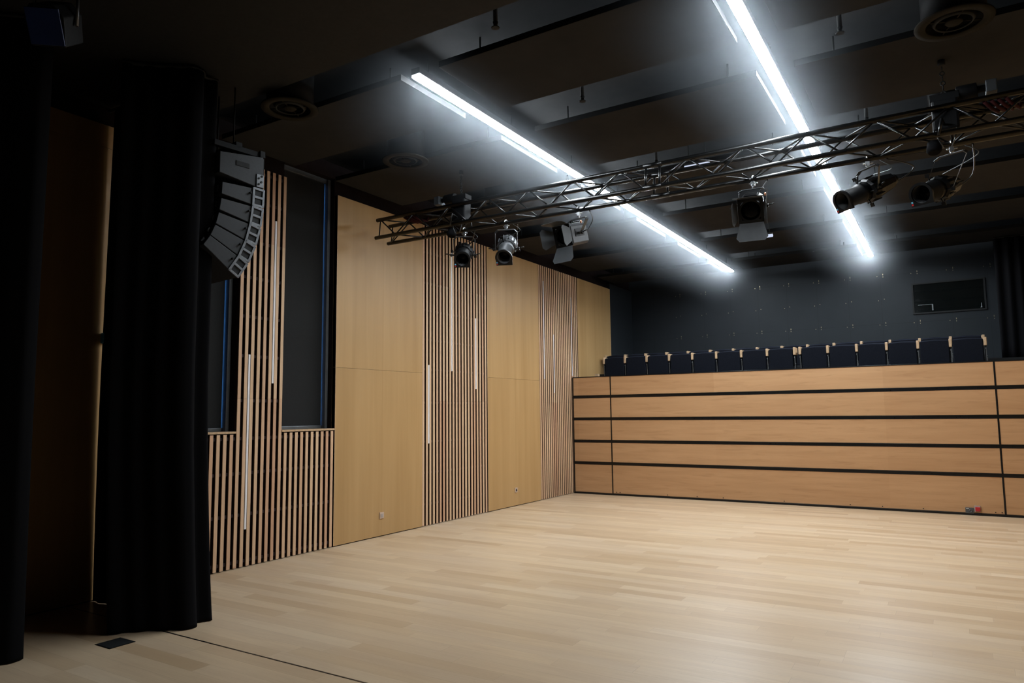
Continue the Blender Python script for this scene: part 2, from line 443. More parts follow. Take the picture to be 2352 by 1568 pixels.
slat_panel('slatted oak wall section with narrow gaps, touching the wooden seating bank', 'slatC',
    [(11.881, 21, .012, PT)], .0795, [(11.85, 13.51, .005, PT)], [(11.85, 13.51, z, z+.03) for z in bz])

# unlit white light bars let into the slat gaps
def bar(y, za, zb, label):
    t = thing('wall_light_bar', label, 'wall light', (-.02, y, za), 'slim white light bars between the slats')
    MB().b2((-.054, y-.0125, za), (-.010, y+.0125, zb)).build('bar_housing', 'alu', t, off=t.location)
    MB().b2((-.010, y-.0125, za), (.002, y+.0125, zb)).build('bar_diffuser', 'whitebar', t, .002, off=t.location)
bar(5.217, .407, 2.334, 'white light bar between the windows that reaches down almost to the floor')
bar(5.545, 2.020, 3.945, 'white light bar set high between the windows, beside the bottom loudspeaker cabinet')
bar(8.447, 1.206, 2.381, 'short white light bar low in the middle slatted section, beside the widest plain panel')
bar(9.031, 2.314, 4.240, 'long white light bar in the middle slatted section, below the first spotlight')
bar(9.699, 2.048, 3.227, 'short white light bar high in the middle slatted section, under the second spotlight')
bar(12.04, 2.295, 4.222, 'long white light bar in the slats by the seating, next to the plain oak panel')
bar(12.4375, 2.032, 3.196, 'short white light bar in the slats by the seating, between two long ones')
bar(13.2325, 2.400, 4.052, 'white light bar in the slats directly above the corner of the seating bank')

# sockets
t = thing('wall_socket', 'square beige wall socket low on the widest plain oak panel', 'socket', (0, 7.416, .281), 'wall sockets')
MB().box((.006, 7.416, .281), (.012, .085, .085)).build('cover_plate', 'socket', t, .003, off=t.location)
MB().box((.0135, 7.416, .281), (.004, .05, .05)).build('insert', 'socketgrey', t, .003, off=t.location)
t = thing('wall_socket', 'wall socket with a round grey insert, low on the panel between slatted sections', 'socket', (0, 10.928, .28), 'wall sockets')
MB().box((.006, 10.928, .28), (.012, .085, .085)).build('cover_plate', 'socket', t, .003, off=t.location)
MB().lathe((.011, 10.928, .28), (1, 0, 0), [(0, .028), (.004, .028), (.004, .022), (.001, .019)], 20).build('insert', 'socketgrey', t, off=t.location)
# small pale devices high on the stage wall
t = thing('wall_sensor', 'small blue-grey box on the edge of the dim panel between the curtains', 'sensor', (0, 3.585, 2.38))
MB().box((.02, 3.585, 2.38), (.04, .05, .10)).build('sensor_body', 'bluetag', t, .012, off=t.location)

# ------------------------------------------------------------------ ceiling
rows = [(4.74, 5.75), (6.43, 7.75), (8.43, 9.77), (10.43, 11.77), (12.42, 13.76), (14.46, 15.44)]
cols = [(.06, 2.61, 'left'), (3.05, 5.365, 'middle'), (5.695, RW-.06, 'right')]
for i, (ya, yb) in enumerate(rows):
    for xa, xb, nm in cols:
        where = {'left': 'between the wood wall and the light strip', 'middle': 'between the two light strips', 'right': 'beyond the light strip far from the wood wall'}[nm]
        lab = 'charcoal ceiling panel %s, %s row' % (where, ORD[i])
        t = thing('ceiling_panel', lab, 'ceiling panel', ((xa+xb)/2, (ya+yb)/2, RZ), 'charcoal acoustic ceiling panels')
        MB().b2((xa, ya, RZ), (xb, yb, RZ+.05)).build('panel_board', 'raft', t, .003, off=t.location)
        for px in (xa+.3, xb-.3):
            for py in (ya+.2, yb-.2): MB().cyl((px, py, RZ+.05), (px, py, CZ), .008, n=6).build('hanger', 'black', t, off=t.location)
        for ey in (ya, yb): MB().b2((xa, ey-.003, RZ+.001), (xb, ey+.003, RZ+.055)).build('shade_band', 'hoist', t, off=t.location)  # black bands paint in the shade on the panels' front and rear edges
        for ex in (xa, xb): MB().b2((ex-.004, ya, RZ+.002), (ex+.004, yb, RZ+.056)).build('edge_trim', 'trimgrey', t, off=t.location)
# light strips
for i, sx in enumerate((2.718, 5.487)):
    lab = ('glowing white light strip nearer the wood wall, ending between two dark ceiling panels', 'glowing white light strip farther from the wood wall, running overhead')[i]
    t = thing('light_strip', lab, 'ceiling light', (sx, 10, 4.705), 'glowing ceiling light strips')
    MB().b2((sx-.045, 4.82, 4.705), (sx+.045, 15.78, 4.729)).build('strip_diffuser', 'led', t, .008, off=t.location)
    MB().b2((sx-.05, 4.815, 4.730), (sx+.05, 15.785, 4.79)).build('strip_housing', 'fixgrey', t, .003, off=t.location)
    for k in range(8): MB().cyl((sx, 5.0+k*1.48, 4.785), (sx, 5.0+k*1.48, CZ), .006, n=6).build('hanger', 'black', t, off=t.location)
# round air diffusers in the gaps
def diffuser(x, y, label):
    t = thing('round_air_diffuser', label, 'air diffuser', (x, y, 4.53), 'round ceiling air diffusers')
    P = t.location
    MB().lathe((0, 0, 0), (0, 0, 1), [(0, .262), (.012, .265), (.02, .24), (.012, .185), (.0, .19)], 40, close=True).build('flange_ring', 'diff', t)
    MB().lathe((0, 0, .012), (0, 0, 1), [(0, .215), (CZ-4.542, .215), (CZ-4.542, .205), (0, .2)], 40, close=True).build('drum', 'hoist', t)
    MB().lathe((0, 0, .004), (0, 0, 1), [(0, .13), (.03, .15), (.03, .14), (.004, .118)], 32, close=True).build('inner_cone', 'black', t)
    mb = MB().lathe((0, 0, .0), (0, 0, 1), [(0, .0005), (.002, .05), (.012, .06), (.03, .05)], 24)
    for k in range(4):
        a = k*math.pi/2+.4; mb.cyl((.05*math.cos(a), .05*math.sin(a), .02), (.2*math.cos(a), .2*math.sin(a), .02), .006, n=6)
    mb.build('centre_disc', 'diff', t)
    return t
diffuser(1.527, 4.41, 'round grey air diffuser in the dark ceiling just above the hanging loudspeakers')
diffuser(1.527, 6.09, 'round grey air diffuser over the truss end that meets the wood wall')
diffuser(1.527, 8.09, 'round air diffuser seen through the truss bars, near the chain hoist by the wood wall')
diffuser(6.885, 6.09, 'largest-looking round air diffuser, alone beyond the overhead light strip, in front of the truss')
diffuser(6.885, 8.09, 'round air diffuser behind the dark chain hoist far from the wood wall')
# sprinkler heads
for x, y, lab in ((3.86, 4.40, 'small dark sprinkler head on the black bulkhead above the stage edge'), (3.85, 5.95, 'small dark sprinkler head between the two light strips, in front of the truss'),
                  (6.12, 5.95, 'small dark sprinkler head beside the overhead light strip and the large round diffuser'), (3.83, 8.02, 'small dark sprinkler head just above the middle of the truss'), (6.12, 8.03, 'small dark sprinkler head just above the truss between light strip and hoist')):
    zt = CZ if y > 4.2 else 4.62
    t = thing('sprinkler_head', lab, 'sprinkler', (x, y, 4.62), 'sprinkler heads')
    MB().cyl((0, 0, .03), (0, 0, zt-4.62), .018, n=10).build('drop_pipe', 'black', t)
    MB().lathe((0, 0, 0), (0, 0, 1), [(0, .03), (.006, .034), (.012, .012), (.05, .022)], 14).build('head', 'black', t)
# emergency luminaires
for x, y, lab in ((4.28, 8.17, 'small emergency light tube seen through the middle of the truss'), (4.165, 12.22, 'small emergency light tube beyond the truss, under the barn-door spotlight')):
    t = thing('emergency_light', lab, 'emergency light', (x, y, 4.56), 'small emergency lights')
    MB().lathe((x-.155, y, 4.56), (1, 0, 0), [(0, .012), (.006, .026), (.304, .026), (.31, .012)], 16)  .build('tube_diffuser', 'emergency', t, off=t.location)
    MB().b2((x-.15, y-.02, 4.585), (x+.15, y+.02, 4.61)).build('base', 'fixgrey', t, off=t.location)
    for dx in (-.1, .1): MB().cyl((x+dx, y, 4.61), (x+dx, y, RZ+.02 if 7.75 > y > 6.43 or 11.77 < y < 11.0 else CZ), .007, n=6).build('hanger', 'black', t, off=t.location)

# ------------------------------------------------------------------ truss
ty, tz, td = 6.90, 3.985, .245
t = thing('lighting_truss', 'black four-tube lighting truss crossing the room under the light strips', 'truss', (.33, ty, tz))
TL, TR = .33, 7.97
RL = math.radians(6.5); tz -= .012
ch = [(ty+a*math.cos(RL)+b*math.sin(RL), tz-a*math.sin(RL)+b*math.cos(RL)) for a, b in ((0, td), (0, 0), (td, 0), (td, td))]
CY, CZZ = ch[2]
for y, z in ch:
    mb = MB().cyl((TL, y, z), (TR, y, z), .025, n=14)
    mb.build('chord', 'truss', t, off=t.location)
joints = [4.18]
for q in range(4):
    (ya, za), (yb, zb) = ch[q], ch[(q+1) % 4]
    mb = MB(); x = TL+.06; k = 0
    if q in (0, 2): mb.cyl((x, ya, za), (x, yb, zb), .009, n=8)
    while x < TR-.3:
        a, b = ((ya, za), (yb, zb)) if (k+q) % 2 == 0 else ((yb, zb), (ya, za))
        n = x+.285
        if x < joints[0]-.13 < n or x < joints[0]+.13 < n:
            n = joints[0]+(-.09 if x < joints[0]-.13 else .375)
            if n > joints[0]: mb.cyl((x-.02, a[0], a[1]), (joints[0]+.11, a[0], a[1]), .009, n=8); x = joints[0]+.09
        mb.cyl((x, a[0], a[1]), (n, b[0], b[1]), .009, n=8)
        x = n; k += 1
    if q in (0, 2):
        for jx in (joints[0]-.075, joints[0]+.075): mb.cyl((jx, ya, za), (jx, yb, zb), .012, n=8)
    mb.build('zigzag_bracing', 'truss', t, off=t.location)
for y, z in ch: MB().cyl((joints[0]-.10, y, z), (joints[0]+.10, y, z), .028, n=14).build('joint_sleeve', 'truss', t, off=t.location)

# chain hoists holding the truss
def hoist(x, side, label):
    yc = ty+td/2
    t = thing('chain_hoist', label, 'hoist', (x, yc, 3.9), 'chain hoists holding the truss')
    L = t.location
    MB().b2((x-.10, yc-.075, 4.02), (x+.10, yc+.075, 4.30)).build('hoist_body', 'hoist', t, .02, off=L)
    mb = MB().cyl((x+side*.09, yc, 4.34), (x+side*.24, yc, 4.34), .062, n=18).cyl((x+side*.235, yc, 4.34), (x+side*.30, yc, 4.34), .03, n=16)
    mb.box((x, yc, 4.32), (.22, .13, .06)); mb.build('motor', 'hoist', t, .003, off=L)
    MB().b2((x+side*.30, yc-.07, 4.28), (x+side*.38, yc+.07, 4.385)).build('control_box', 'alu', t, .006, off=L)
    mb = MB()
    for k in range(14):
        z = 4.35+k*.044
        if z+.05 > RZ-.012: break
        ax = (1, 0, 0) if k % 2 else (0, 1, 0)
        mb.lathe((x, yc, z+.022), ax, [(-.005, .022), (.005, .022), (.005, .012), (-.005, .012)], 10, close=True)
    mb.build('chain', 'black', t, off=L)
    MB().cyl((x, yc, RZ-.05), (x, yc, RZ), .03, n=14).build('ceiling_fixing', 'black', t, off=L)
    mb = MB().tube([(x-.06, ty-.03, tz-.02), (x-.03, ty-.03, tz+.12), (x, yc, 4.04), (x+.03, ty+td+.03, tz+.12), (x+.05, ty+td+.03, tz-.02)], .012, 8)
    mb.build('lift_sling', 'truss', t, off=L)
    mb = MB().lathe((x-.1, yc-.055, 3.93), (0, -.2, -1), [(0, .05), (.08, .06), (.1, .045)], 16)
    mb.build('chain_bag', 'velvet', t, off=L)
    mb = MB()
    for dx in (-.075, .075): mb.tube([(x+dx, yc-.08, 4.02), (x+dx*.8, yc-.09, 3.93), (x+dx*.4, yc-.085, 3.86)], .006, 6)
    mb.build('side_hooks', 'steel', t, off=L)
hoist(1.64, -1, 'black chain hoist in the truss beside the wood wall')
hoist(6.80, 1, 'black chain hoist in the truss at the end far from the wood wall')
for x, lab in ((.86, 'dark red sling tied in the truss end near the wood wall'), (7.15, 'dark red sling tied in the truss end far from the wood wall')):
    mb = MB()
    for k in range(4):
        dx = .05*k
        mb.tube([(x+dx-.07, ty+.03, tz+td-.03), (x+dx-.02, ty+.10, tz+td-.07), (x+dx+.03, ty+td-.05, tz+td-.08), (x+dx+.04, ty+td-.03, tz+td-.035)], .014, 8)
    tag(mb.build('round_sling', 'redsling'), lab, 'sling', 'red slings on the truss')

# ------------------------------------------------------------------ spotlights
def axes(d):
    d = V(d).normalized(); side = d.cross(V((0, 0, 1))).normalized(); upv = side.cross(d); return d, side, upv
def clamp_and_yoke(t, L, top, piv, side, halfw, drop):
    """hook clamp round the lower truss tube, and a U yoke down to the pivots"""
    x, y, z = top
    mb = MB()
    n = 9; pts = [(x, y+.034*math.cos(a), z+.034*math.sin(a)) for a in [math.radians(-70+i*(250/(n-1))) for i in range(n)]]
    mb.tube(pts, .009, 8); mb.cyl((x, y, z-.025), (x, y, z-drop), .010, n=10)
    mb.box((x, y, z-.045), (.036, .03, .045)); mb.cyl((x-.04, y, z-.04), (x+.045, y, z-.04), .008, n=8)
    mb.build('hook_clamp', 'chrome', t, .002, off=L)
    c = V((x, y, z-drop)); a = piv+side*halfw; b = piv-side*halfw
    ca, cb = c+side*halfw, c-side*halfw
    k = .035
    mb = MB()
    def strip(p, q, wid):
        p, q = V(p), V(q); dd = (q-p); ln = dd.length; dd.normalize()
        nrm = side if abs(dd.dot(side)) < .7 else V((0, 0, 1)); wv = dd.cross(nrm).normalized()
        vs = []
        for e in (p, q):
            for sa in (-1, 1):
                for sb in (-1, 1): vs.append(e+nrm*(.003*sa)+wv*(wid*sb))
        mb.add(vs, [(0, 1, 3, 2), (4, 6, 7, 5), (0, 4, 5, 1), (2, 3, 7, 6), (0, 2, 6, 4), (1, 5, 7, 3)])
    dn = (a-ca).normalized()
    strip(ca-side*k, cb+side*k, .016); strip(ca-side*k, ca+dn*k, .016); strip(cb+side*k, cb+dn*k, .016)
    strip(ca+dn*k, a-dn*-.02, .016); strip(cb+dn*k, b+dn*.02, .016)
    yk = mb.build('yoke', 'steel', t, off=L)
    for p, s in ((a, 1), (b, -1)):
        mb = MB(); mb.cyl(p-side*(s*.02), p+side*(s*.012), .011, n=10); mb.cyl(p+side*(s*.012), p+side*(s*.03), .022, .018, n=8)
        mb.tube([p+side*(s*.03), p+side*(s*.05)+V((0, 0, .012)), p+side*(s*.085)+V((0, 0, .016))], .007, 6)
        mb.build('tilt_knob', 'fixture', yk, off=L)
def cable(t, L, path, name='power_cable', mat='fixture', r=.006):
    P = [V(q) for q in path]; out = []
    for i in range(len(P)-1):
        p0 = P[max(i-1, 0)]; p1 = P[i]; p2 = P[i+1]; p3 = P[min(i+2, len(P)-1)]
        for k in range(6):
            u = k/6; out.append(.5*((2*p1)+(p2-p0)*u+(2*p0-5*p1+4*p2-p3)*u*u+(3*p1-p0-3*p2+p3)*u**3))
    out.append(P[-1]); MB().tube(out, r, 6).build(name, mat, t, off=L)
def profile(lens, d, L0, cx, label, body='fixture', pivot=.52, sticker=True, halfw=.135):
    lens = V(lens); d, side, upv = axes(d)
    top = (cx, CY, CZZ); t = thing('profile_spotlight', label, 'spotlight', top, 'profile spotlights on the truss'); L = t.location
    R = Matrix((side, d, upv)).transposed(); P = lambda q: lens-d*q
    mb = MB()   # lens tube, gate, reflector housing
    mb.lathe(P(0), -d, [(.19, .0005), (.19, .076), (.012, .078), (.012, .088), (.20, .088), (.205, .098), (.24, .098), (.245, .088), (.30, .090)], 16)
    mb.lathe(P(.29), -d, [(0, .10), (.02, .118), (.09, .122), (.16, .105), (L0-.34, .080), (L0-.30, .050)], 10, smooth=False)
    mb.lathe(P(L0-.06), -d, [(0, .05), (.02, .056), (.07, .05), (.085, .03)], 14)
    for k in range(10):
        a = 2*math.pi*k/10; q = P(.36)+side*(.121*math.cos(a))+upv*(.121*math.sin(a)); mb.box(q, (.012, .10, .012), R)
    br = mb.build('barrel', body, t, off=L); SX = 1 if side.dot(r2) < 0 else -1
    hw = .098   # colour-frame holder: square corners below, round above, with a round opening
    outer = []
    for k in range(33):
        an = -math.pi/4+k*(1.5*math.pi)/32; outer.append((.103*math.cos(an), .103*math.sin(an)))
    ring = [( -hw, -hw), (hw, -hw)]+[(x_, y_) for x_, y_ in outer if y_ > -.03]
    mb = MB(); nO = 48; vo, vi = [], []
    for k in range(nO):
        an = 2*math.pi*k/nO; cx_, cy_ = math.cos(an), math.sin(an)
        if cy_ < -.28: q_ = min(hw/abs(cx_) if abs(cx_) > 1e-6 else 9, hw/abs(cy_)); ro = q_
        else: ro = .104
        vo.append((cx_*ro, cy_*ro)); vi.append((cx_*.082, cy_*.082))
    vs = [P(zz)+side*a_+upv*b_ for zz in (-.006, .018) for a_, b_ in vo+vi]
    fs = []
    for k in range(nO):
        j = (k+1) % nO; O2 = 2*nO
        fs += [(k, j, nO+j, nO+k), (O2+k, O2+nO+k, O2+nO+j, O2+j), (k, O2+k, O2+j, j), (nO+k, nO+j, O2+nO+j, O2+nO+k)]
    mb.add(vs, fs); cf = mb.build('colour_frame', 'fixture', t, off=L)
    MB().lathe(P(.12), d, [(0, .0755), (.012, .068), (.022, .045), (.027, .0005)], 24).build('front_lens', 'lens', br, off=L)
    for s1, s2 in ((1, .25), (-1, -.2), (.3, 1), (-.3, -1)):
        v = side*s1+upv*s2; v.normalize(); q = P(.27)
        MB().cyl(q+v*.085, q+v*.15, .006, n=6).box(q+v*.15, (.035, .012, .035), R).build('shutter_handle', 'fixture', br, off=L)
    if sticker:
        for kk, mm in ((.040, 'bluetag'), (.020, 'red')):
            MB().box(P(-.0075)+side*(hw-.012)*SX-upv*(hw-kk), (.016, .003, .016), R).build('sticker', mm, cf, off=L)
    piv = P(L0*pivot); clamp_and_yoke(t, L, top, piv, side, halfw, .085 if piv.z < CZZ-.16 else .06)
    rear = P(L0+.02)
    cable(t, L, [rear, rear-d*.06-V((0, 0, .03)), rear-d*.1+V((.10, .02, .08)), V((cx+.16, CY, CZZ-.03))])
    cable(t, L, [V((cx+.1, CY, CZZ-.03)), V((cx+.19, CY+.01, CZZ-.12)), P(L0*.7)+side*.0+upv*.12], 'safety_cable', 'steel', .0035)
    return t
def fresnel(lens, d, L0, cx, label, body='fixgrey'):
    lens = V(lens); d, side, upv = axes(d); top = (cx, CY, CZZ)
    t = thing('barn_door_spotlight', label, 'spotlight', top, 'barn door spotlights on the truss'); L = t.location
    R = Matrix((side, d, upv)).transposed(); P = lambda q: lens-d*q
    mb = MB()
    poly = [(-.11, -.105), (-.085, -.13), (.085, -.13), (.11, -.105), (.11, .09), (.075, .125), (-.075, .125), (-.11, .09)]
    mb.prism(poly, P(.03), side, upv, -d, L0-.05)
    mb.prism([(a*.8, b*.8) for a, b in poly], P(L0-.03), side, upv, -d, .035)
    hs = mb.build('housing', body, t, .006, off=L)
    mb = MB()
    for k in range(6): mb.box(P(.09+k*.035)+upv*.132, (.13, .012, .016), R)
    mb.build('cooling_fins', 'fixture', hs, .002, off=L)
    for s in (-1, 1): MB().box(P(L0*.5)+side*(s*.113)+upv*.01, (.01, .16, .09), R).build('side_plate', 'fixture', hs, .002, off=L)
    mb = MB().lathe(P(.0), -d, [(-.012, .095), (-.012, .112), (.03, .118), (.03, .095)], 28, close=True)
    hw = .125
    for s1, s2, w_, h_ in ((0, 1, hw*2, .03), (0, -1, hw*2, .03), (1, 0, .03, hw*2), (-1, 0, .03, hw*2)):
        mb.box(P(-.006)+side*(s1*(hw-.015))+upv*(s2*(hw-.015)), (w_, .014, h_), R)
    fr_ = mb.build('front_ring', 'fixture', t, .002, off=L)
    MB().lathe(P(.02), d, [(0, .097), (.012, .08), (.02, .05), (.023, .0005)], 24).build('front_lens', 'lens', t, off=L)
    for v, wv, ang in ((upv, side, 14), (-upv, side, 62), (side, upv, 12), (-side, upv, 12)):
        a = math.radians(ang); dirv = v*math.sin(a)+d*math.cos(a); nrm = v*math.cos(a)-d*math.sin(a)
        o = P(-.014)+v*hw; tall = v in (upv,) or (v-(-upv)).length < 1e-6
        w0, w1, h = (.115, .155, .19) if tall else (.075, .12, .19)
        m_ = MB().prism([(-w0, 0), (w0, 0), (w1, h*.8), (w1-.03, h), (-w1+.03, h), (-w1, h*.8)], o, wv, dirv, nrm, .003)
        m_.build('barn_door', 'doormat', fr_, off=L)
    piv = P(L0*.5); clamp_and_yoke(t, L, top, piv, side, .135, .10)
    MB().lathe(piv-side*.135+V((0, 0, .11)), (0, 0, 1), [(0, .010), (.02, .011), (.03, .009)], 10).build('copper_tip', 'copper', t, off=L)
    rear = P(L0+.02)
    cable(t, L, [rear, rear-d*.07+V((0, 0, .0)), rear-d*.08+V((.08, .02, .14)), V((cx+.14, CY, CZZ-.03))])
    return t
profile((1.660, 7.010, 3.535), (.461, -.755, -.467), .50, 1.60, 'black profile spotlight hanging in front of the slatted wall section', pivot=.45)
profile((2.235, 7.060, 3.497), (.308, -.729, -.612), .50, 2.22, 'grey profile spotlight tilted steeply down, hanging in front of the plain oak panel', body='fixgrey', pivot=.5)
fresnel((3.008, 7.120, 3.665), (-.22, -.93, -.28), .34, 3.20, 'pale grey barn-door spotlight just beside the light strip nearer the wood wall')
fresnel((5.075, 7.280, 3.67), (.12, -.88, -.42), .34, 5.14, 'dark barn-door spotlight hanging between the two light strips', body='fixture')
profile((5.93, 7.20, 3.600), (-.62, -.66, -.385), .66, 6.17, 'long profile spotlight whose round end covers part of a glowing light strip', pivot=.50, sticker=True)
profile((6.573, 7.230, 3.565), (-.42, -.84, -.30), .66, 6.83, 'dark profile spotlight with a round open end, under the farther chain hoist', pivot=.50)
# blue-gelled lantern in the dark upper left corner
t = thing('stage_lantern', 'dark lantern with a faint blue front, high above the black curtains', 'spotlight', (1.95, 2.10, 4.62)); L = t.location
d, side, upv = axes((.55, -.62, -.55)); P0 = V((1.93, 2.10, 4.13)); R = Matrix((side, d, upv)).transposed()
MB().prism([(-.10, -.12), (.10, -.12), (.12, .06), (.07, .13), (-.07, .13), (-.12, .06)], P0, side, upv, -d, .3).build('housing', 'hoist', t, .008, off=L)
MB().box(P0+d*.006, (.20, .012, .22), R).build('blue_filter', 'bluegel', t, .003, off=L)
mb = MB().tube([P0-d*.15+side*.13, P0-d*.15+side*.13+V((0, 0, .25)), P0-d*.15-side*.13+V((0, 0, .25)), P0-d*.15-side*.13], .012, 8)
q = P0-d*.15+V((0, 0, .25)); mb.cyl(q, (q.x, q.y, 4.62), .014, n=8); mb.build('yoke', 'steel', t, off=L)

# ------------------------------------------------------------------ loudspeaker array on the left
def cabinet(name, origin, yaw, tilt, width, height, depth, label, sub=False):
    """origin: upper front edge on the room side; the cabinet reaches back (-f), down and towards the wall"""
    f = V((math.sin(yaw)*math.cos(tilt), math.cos(yaw)*math.cos(tilt), -math.sin(tilt)))
    s = V((math.cos(yaw), -math.sin(yaw), 0)); u = s.cross(f)
    t = thing(name, label, 'loudspeaker', origin, 'stacked loudspeaker cabinets hanging by the windows'); L = V(origin)
    G = lambda a, b, c: L-f*a-s*b+u*c          # a back, b towards the wall, c up
    R = Matrix((s, f, u)).transposed()
    rear = height*.62
    mb = MB()
    prof = [(.012, 0), (depth, -(height-rear)/2), (depth, -height+(height-rear)/2), (.012, -height)]
    vs = [G(a, 0, c) for a, c in prof]+[G(a, width, c) for a, c in prof]
    mb.add(vs, [(0, 1, 2, 3), (7, 6, 5, 4), (0, 4, 5, 1), (1, 5, 6, 2), (2, 6, 7, 3), (3, 7, 4, 0)])
    mb.build('cabinet_body', 'spk', t, .004, off=L)
    MB().box(G(.004, width/2, -height/2), (width-.02, .014, height-.02), R).build('front_grille', 'black', t, .002, off=L)
    if sub:
        MB().box(G(depth*.5, -.002, -height*.40), (.006, .13, .045), R).build('recessed_handle', 'black', t, .002, off=L)
        mb = MB().box(G(.045, -.005, -height*.77), (.01, .07, height*.40), R); mb.build('rigging_plate', 'spklight', t, .002, off=L)
        mb = MB()
        for a, c in ((.03, -.62), (.06, -.70), (.035, -.80), (.06, -.88)): mb.cyl(G(a, -.008, height*c), G(a, -.016, height*c), .010, n=8)
        mb.build('rigging_pins', 'black', t, off=L)
    else:
        mb = MB()
        hh = height; wq = .105
        for c in (-.05, -.5, -.95): mb.box(G(.055, -.006, hh*c), (.012, wq, hh*.13), R)
        for a in (.006, .104): mb.box(G(a, -.006, -hh*.5), (.012, .022, hh*.98), R)
        rf = mb.build('rigging_frame', 'spklight', t, .002, off=L)
        for c in (-.275, -.725): MB().box(G(.055, -.0015, hh*c), (.003, .076, hh*.34), R).build('rigging_recess', 'black', rf, off=L)
        mb = MB().cyl(G(.135, .004, -hh*.36), G(.135, -.022, -hh*.36), .009, n=8); mb.build('rigging_pin', 'black', rf, off=L)
        mb = MB().box(G(depth+.012, .08, -height*.5), (.08, .03, height*.3), R); mb.build('rear_connector', 'fixture', t, .006, off=L)
    return t, G
ya = math.radians(7)
f0 = V((1.47, 4.18, 4.00))
cabinet('subwoofer', f0, ya, math.radians(0), 0.52, .30, .43, 'largest loudspeaker cabinet with a slotted side handle, topmost of the hanging stack', True)
fpos = f0+V((0, 0, -.306))
tilts = [2, 7, 14, 23, 33]
names = ['loudspeaker cabinet directly under the large top cabinet of the hanging stack', 'loudspeaker cabinet second below the large top one in the hanging stack',
         'loudspeaker cabinet in the middle of the curved lower stack by the windows', 'loudspeaker cabinet second from the bottom of the hanging stack', 'loudspeaker cabinet at the bottom of the hanging stack, tilted down most']
o = fpos.copy()
for k, tl in enumerate(tilts):
    a = math.radians(tl)
    cabinet('line_array_speaker', tuple(o), ya, a, .50, .170, .40, names[k])
    f = V((math.sin(ya)*math.cos(a), math.cos(ya)*math.cos(a), -math.sin(a))); s = V((math.cos(ya), -math.sin(ya), 0)); u = s.cross(f)
    o = o-u*.181
# rigging bar and chains up to the bulkhead / ceiling
t = thing('array_rigging_frame', 'black rigging frame and chains above the hanging loudspeakers', 'rigging', (1.2, 3.93, 4.0)); L = t.location
s = V((math.cos(ya), -math.sin(ya), 0)); f = V((math.sin(ya), math.cos(ya), 0)); R = Matrix((s, f, V((0, 0, 1)))).transposed()
mb = MB()
for b in (.05, .47): mb.box(f0-f*.24-s*b+V((0, 0, .025)), (.05, .46, .05), R)
mb.box(f0-f*.24-s*.26+V((0, 0, .06)), (.47, .06, .05), R); mb.box(f0-f*.015-s*.02+V((0, 0, .03)), (.03, .05, .06), R)
mb.build('bumper_frame', 'hoist', t, .003, off=L)
mb = MB()
for b in (.12, .40): mb.cyl(f0-f*.24-s*b+V((0, 0, .08)), f0-f*.24-s*b+V((0, 0, .62)), .007, n=8)
mb.build('chains', 'hoist', t, off=L)
# looped cables behind the cabinets
t = thing('speaker_cables', 'black cables looping behind the hanging loudspeaker cabinets', 'cable', (1.3, 3.75, 3.0)); L = t.location
fr = V((1.33, 3.735, 3.85))
for k in range(4):
    a = fr+V((-.05*k, .02*k, -.12*k)); cable(t, L, [a, a+V((-.02, -.045, -.10)), a+V((-.02, -.035, -.30)), a+V((0, .07, -.36))], 'cable_loop', 'fixture', .010)
mb = MB()
for k in range(4): mb.box(fr+V((-.04, -.02+.03*k, -.1-.17*k)), (.03, .03, .03))
mb.build('plugs', 'fixture', t, .004, off=L)

# ------------------------------------------------------------------ curtains
def curtain(path, z1, label, taper=0.0, z0=0.0, tail=0.0, folds=.022, top_shift=(0, 0), name='stage_curtain'):
    """cloth hung from a track, following a ground path with soft folds; hem on the floor"""
    P = [V((a, b, 0)) for a, b in path]; pts = []
    for i in range(len(P)-1):
        n = max(2, int((P[i+1]-P[i]).length/.018))
        for k in range(n): pts.append(P[i].lerp(P[i+1], k/n))
    pts.append(P[-1])
    for _ in range(3):
        pts = [pts[0]]+[(pts[i-1]+pts[i]*2+pts[i+1])/4 for i in range(1, len(pts)-1)]+[pts[-1]]
    n = len(pts); acc = 0; zs = [z0+0.004, .03, .08, .3, .8, 1.4, 2.0, 2.7, 3.4, 4.0, z1]; zs = [zs[0]]+[z for z in zs[1:] if z > z0+.02]
    nr = []
    for i in range(n):
        tt = (pts[min(i+1, n-1)]-pts[max(i-1, 0)]).normalized(); nr.append(V((tt.y, -tt.x, 0)))
    cen = sum(pts, V((0, 0, 0)))/n; vs = []
    for j, z in enumerate(zs):
        acc = 0
        for i in range(n):
            if i: acc += (pts[i]-pts[i-1]).length
            a = folds*(.55+.45*math.sin(acc*3+1))*math.sin(acc*38+.6*math.sin(z*.9)+.15*z)
            q = pts[i]+nr[i]*a; k = z/z1
            q = q.lerp(cen, taper*k); ks = min(1.0, z/1.7)**.8; wt = min(max((q.x-.3)/.8, 0), 1) if tail else 1.0; vs.append((q.x+top_shift[0]*ks*wt+tail*k*(1-wt), q.y+top_shift[1]*ks, z))
    mb = MB(); mb.add(vs, [(j*n+i, j*n+i+1, (j+1)*n+i+1, (j+1)*n+i) for j in range(len(zs)-1) for i in range(n-1)], True)
    t = thing(name, label, 'curtain', (cen.x, cen.y, 0), 'black stage curtains')
    o = mb.build('cloth', 'velvet', t, off=t.location)
    so = o.modifiers.new('thickness', 'SOLIDIFY'); so.thickness = .006; so.offset = 0
    mb = MB(); mb.tube([(q.x+(cen.x-q.x)*taper+top_shift[0], q.y+(cen.y-q.y)*taper+top_shift[1], z1+.01) for q in pts[::6]+[pts[-1]]], .015, 8)
    mb.build('track', 'black', t, off=t.location)
    return t
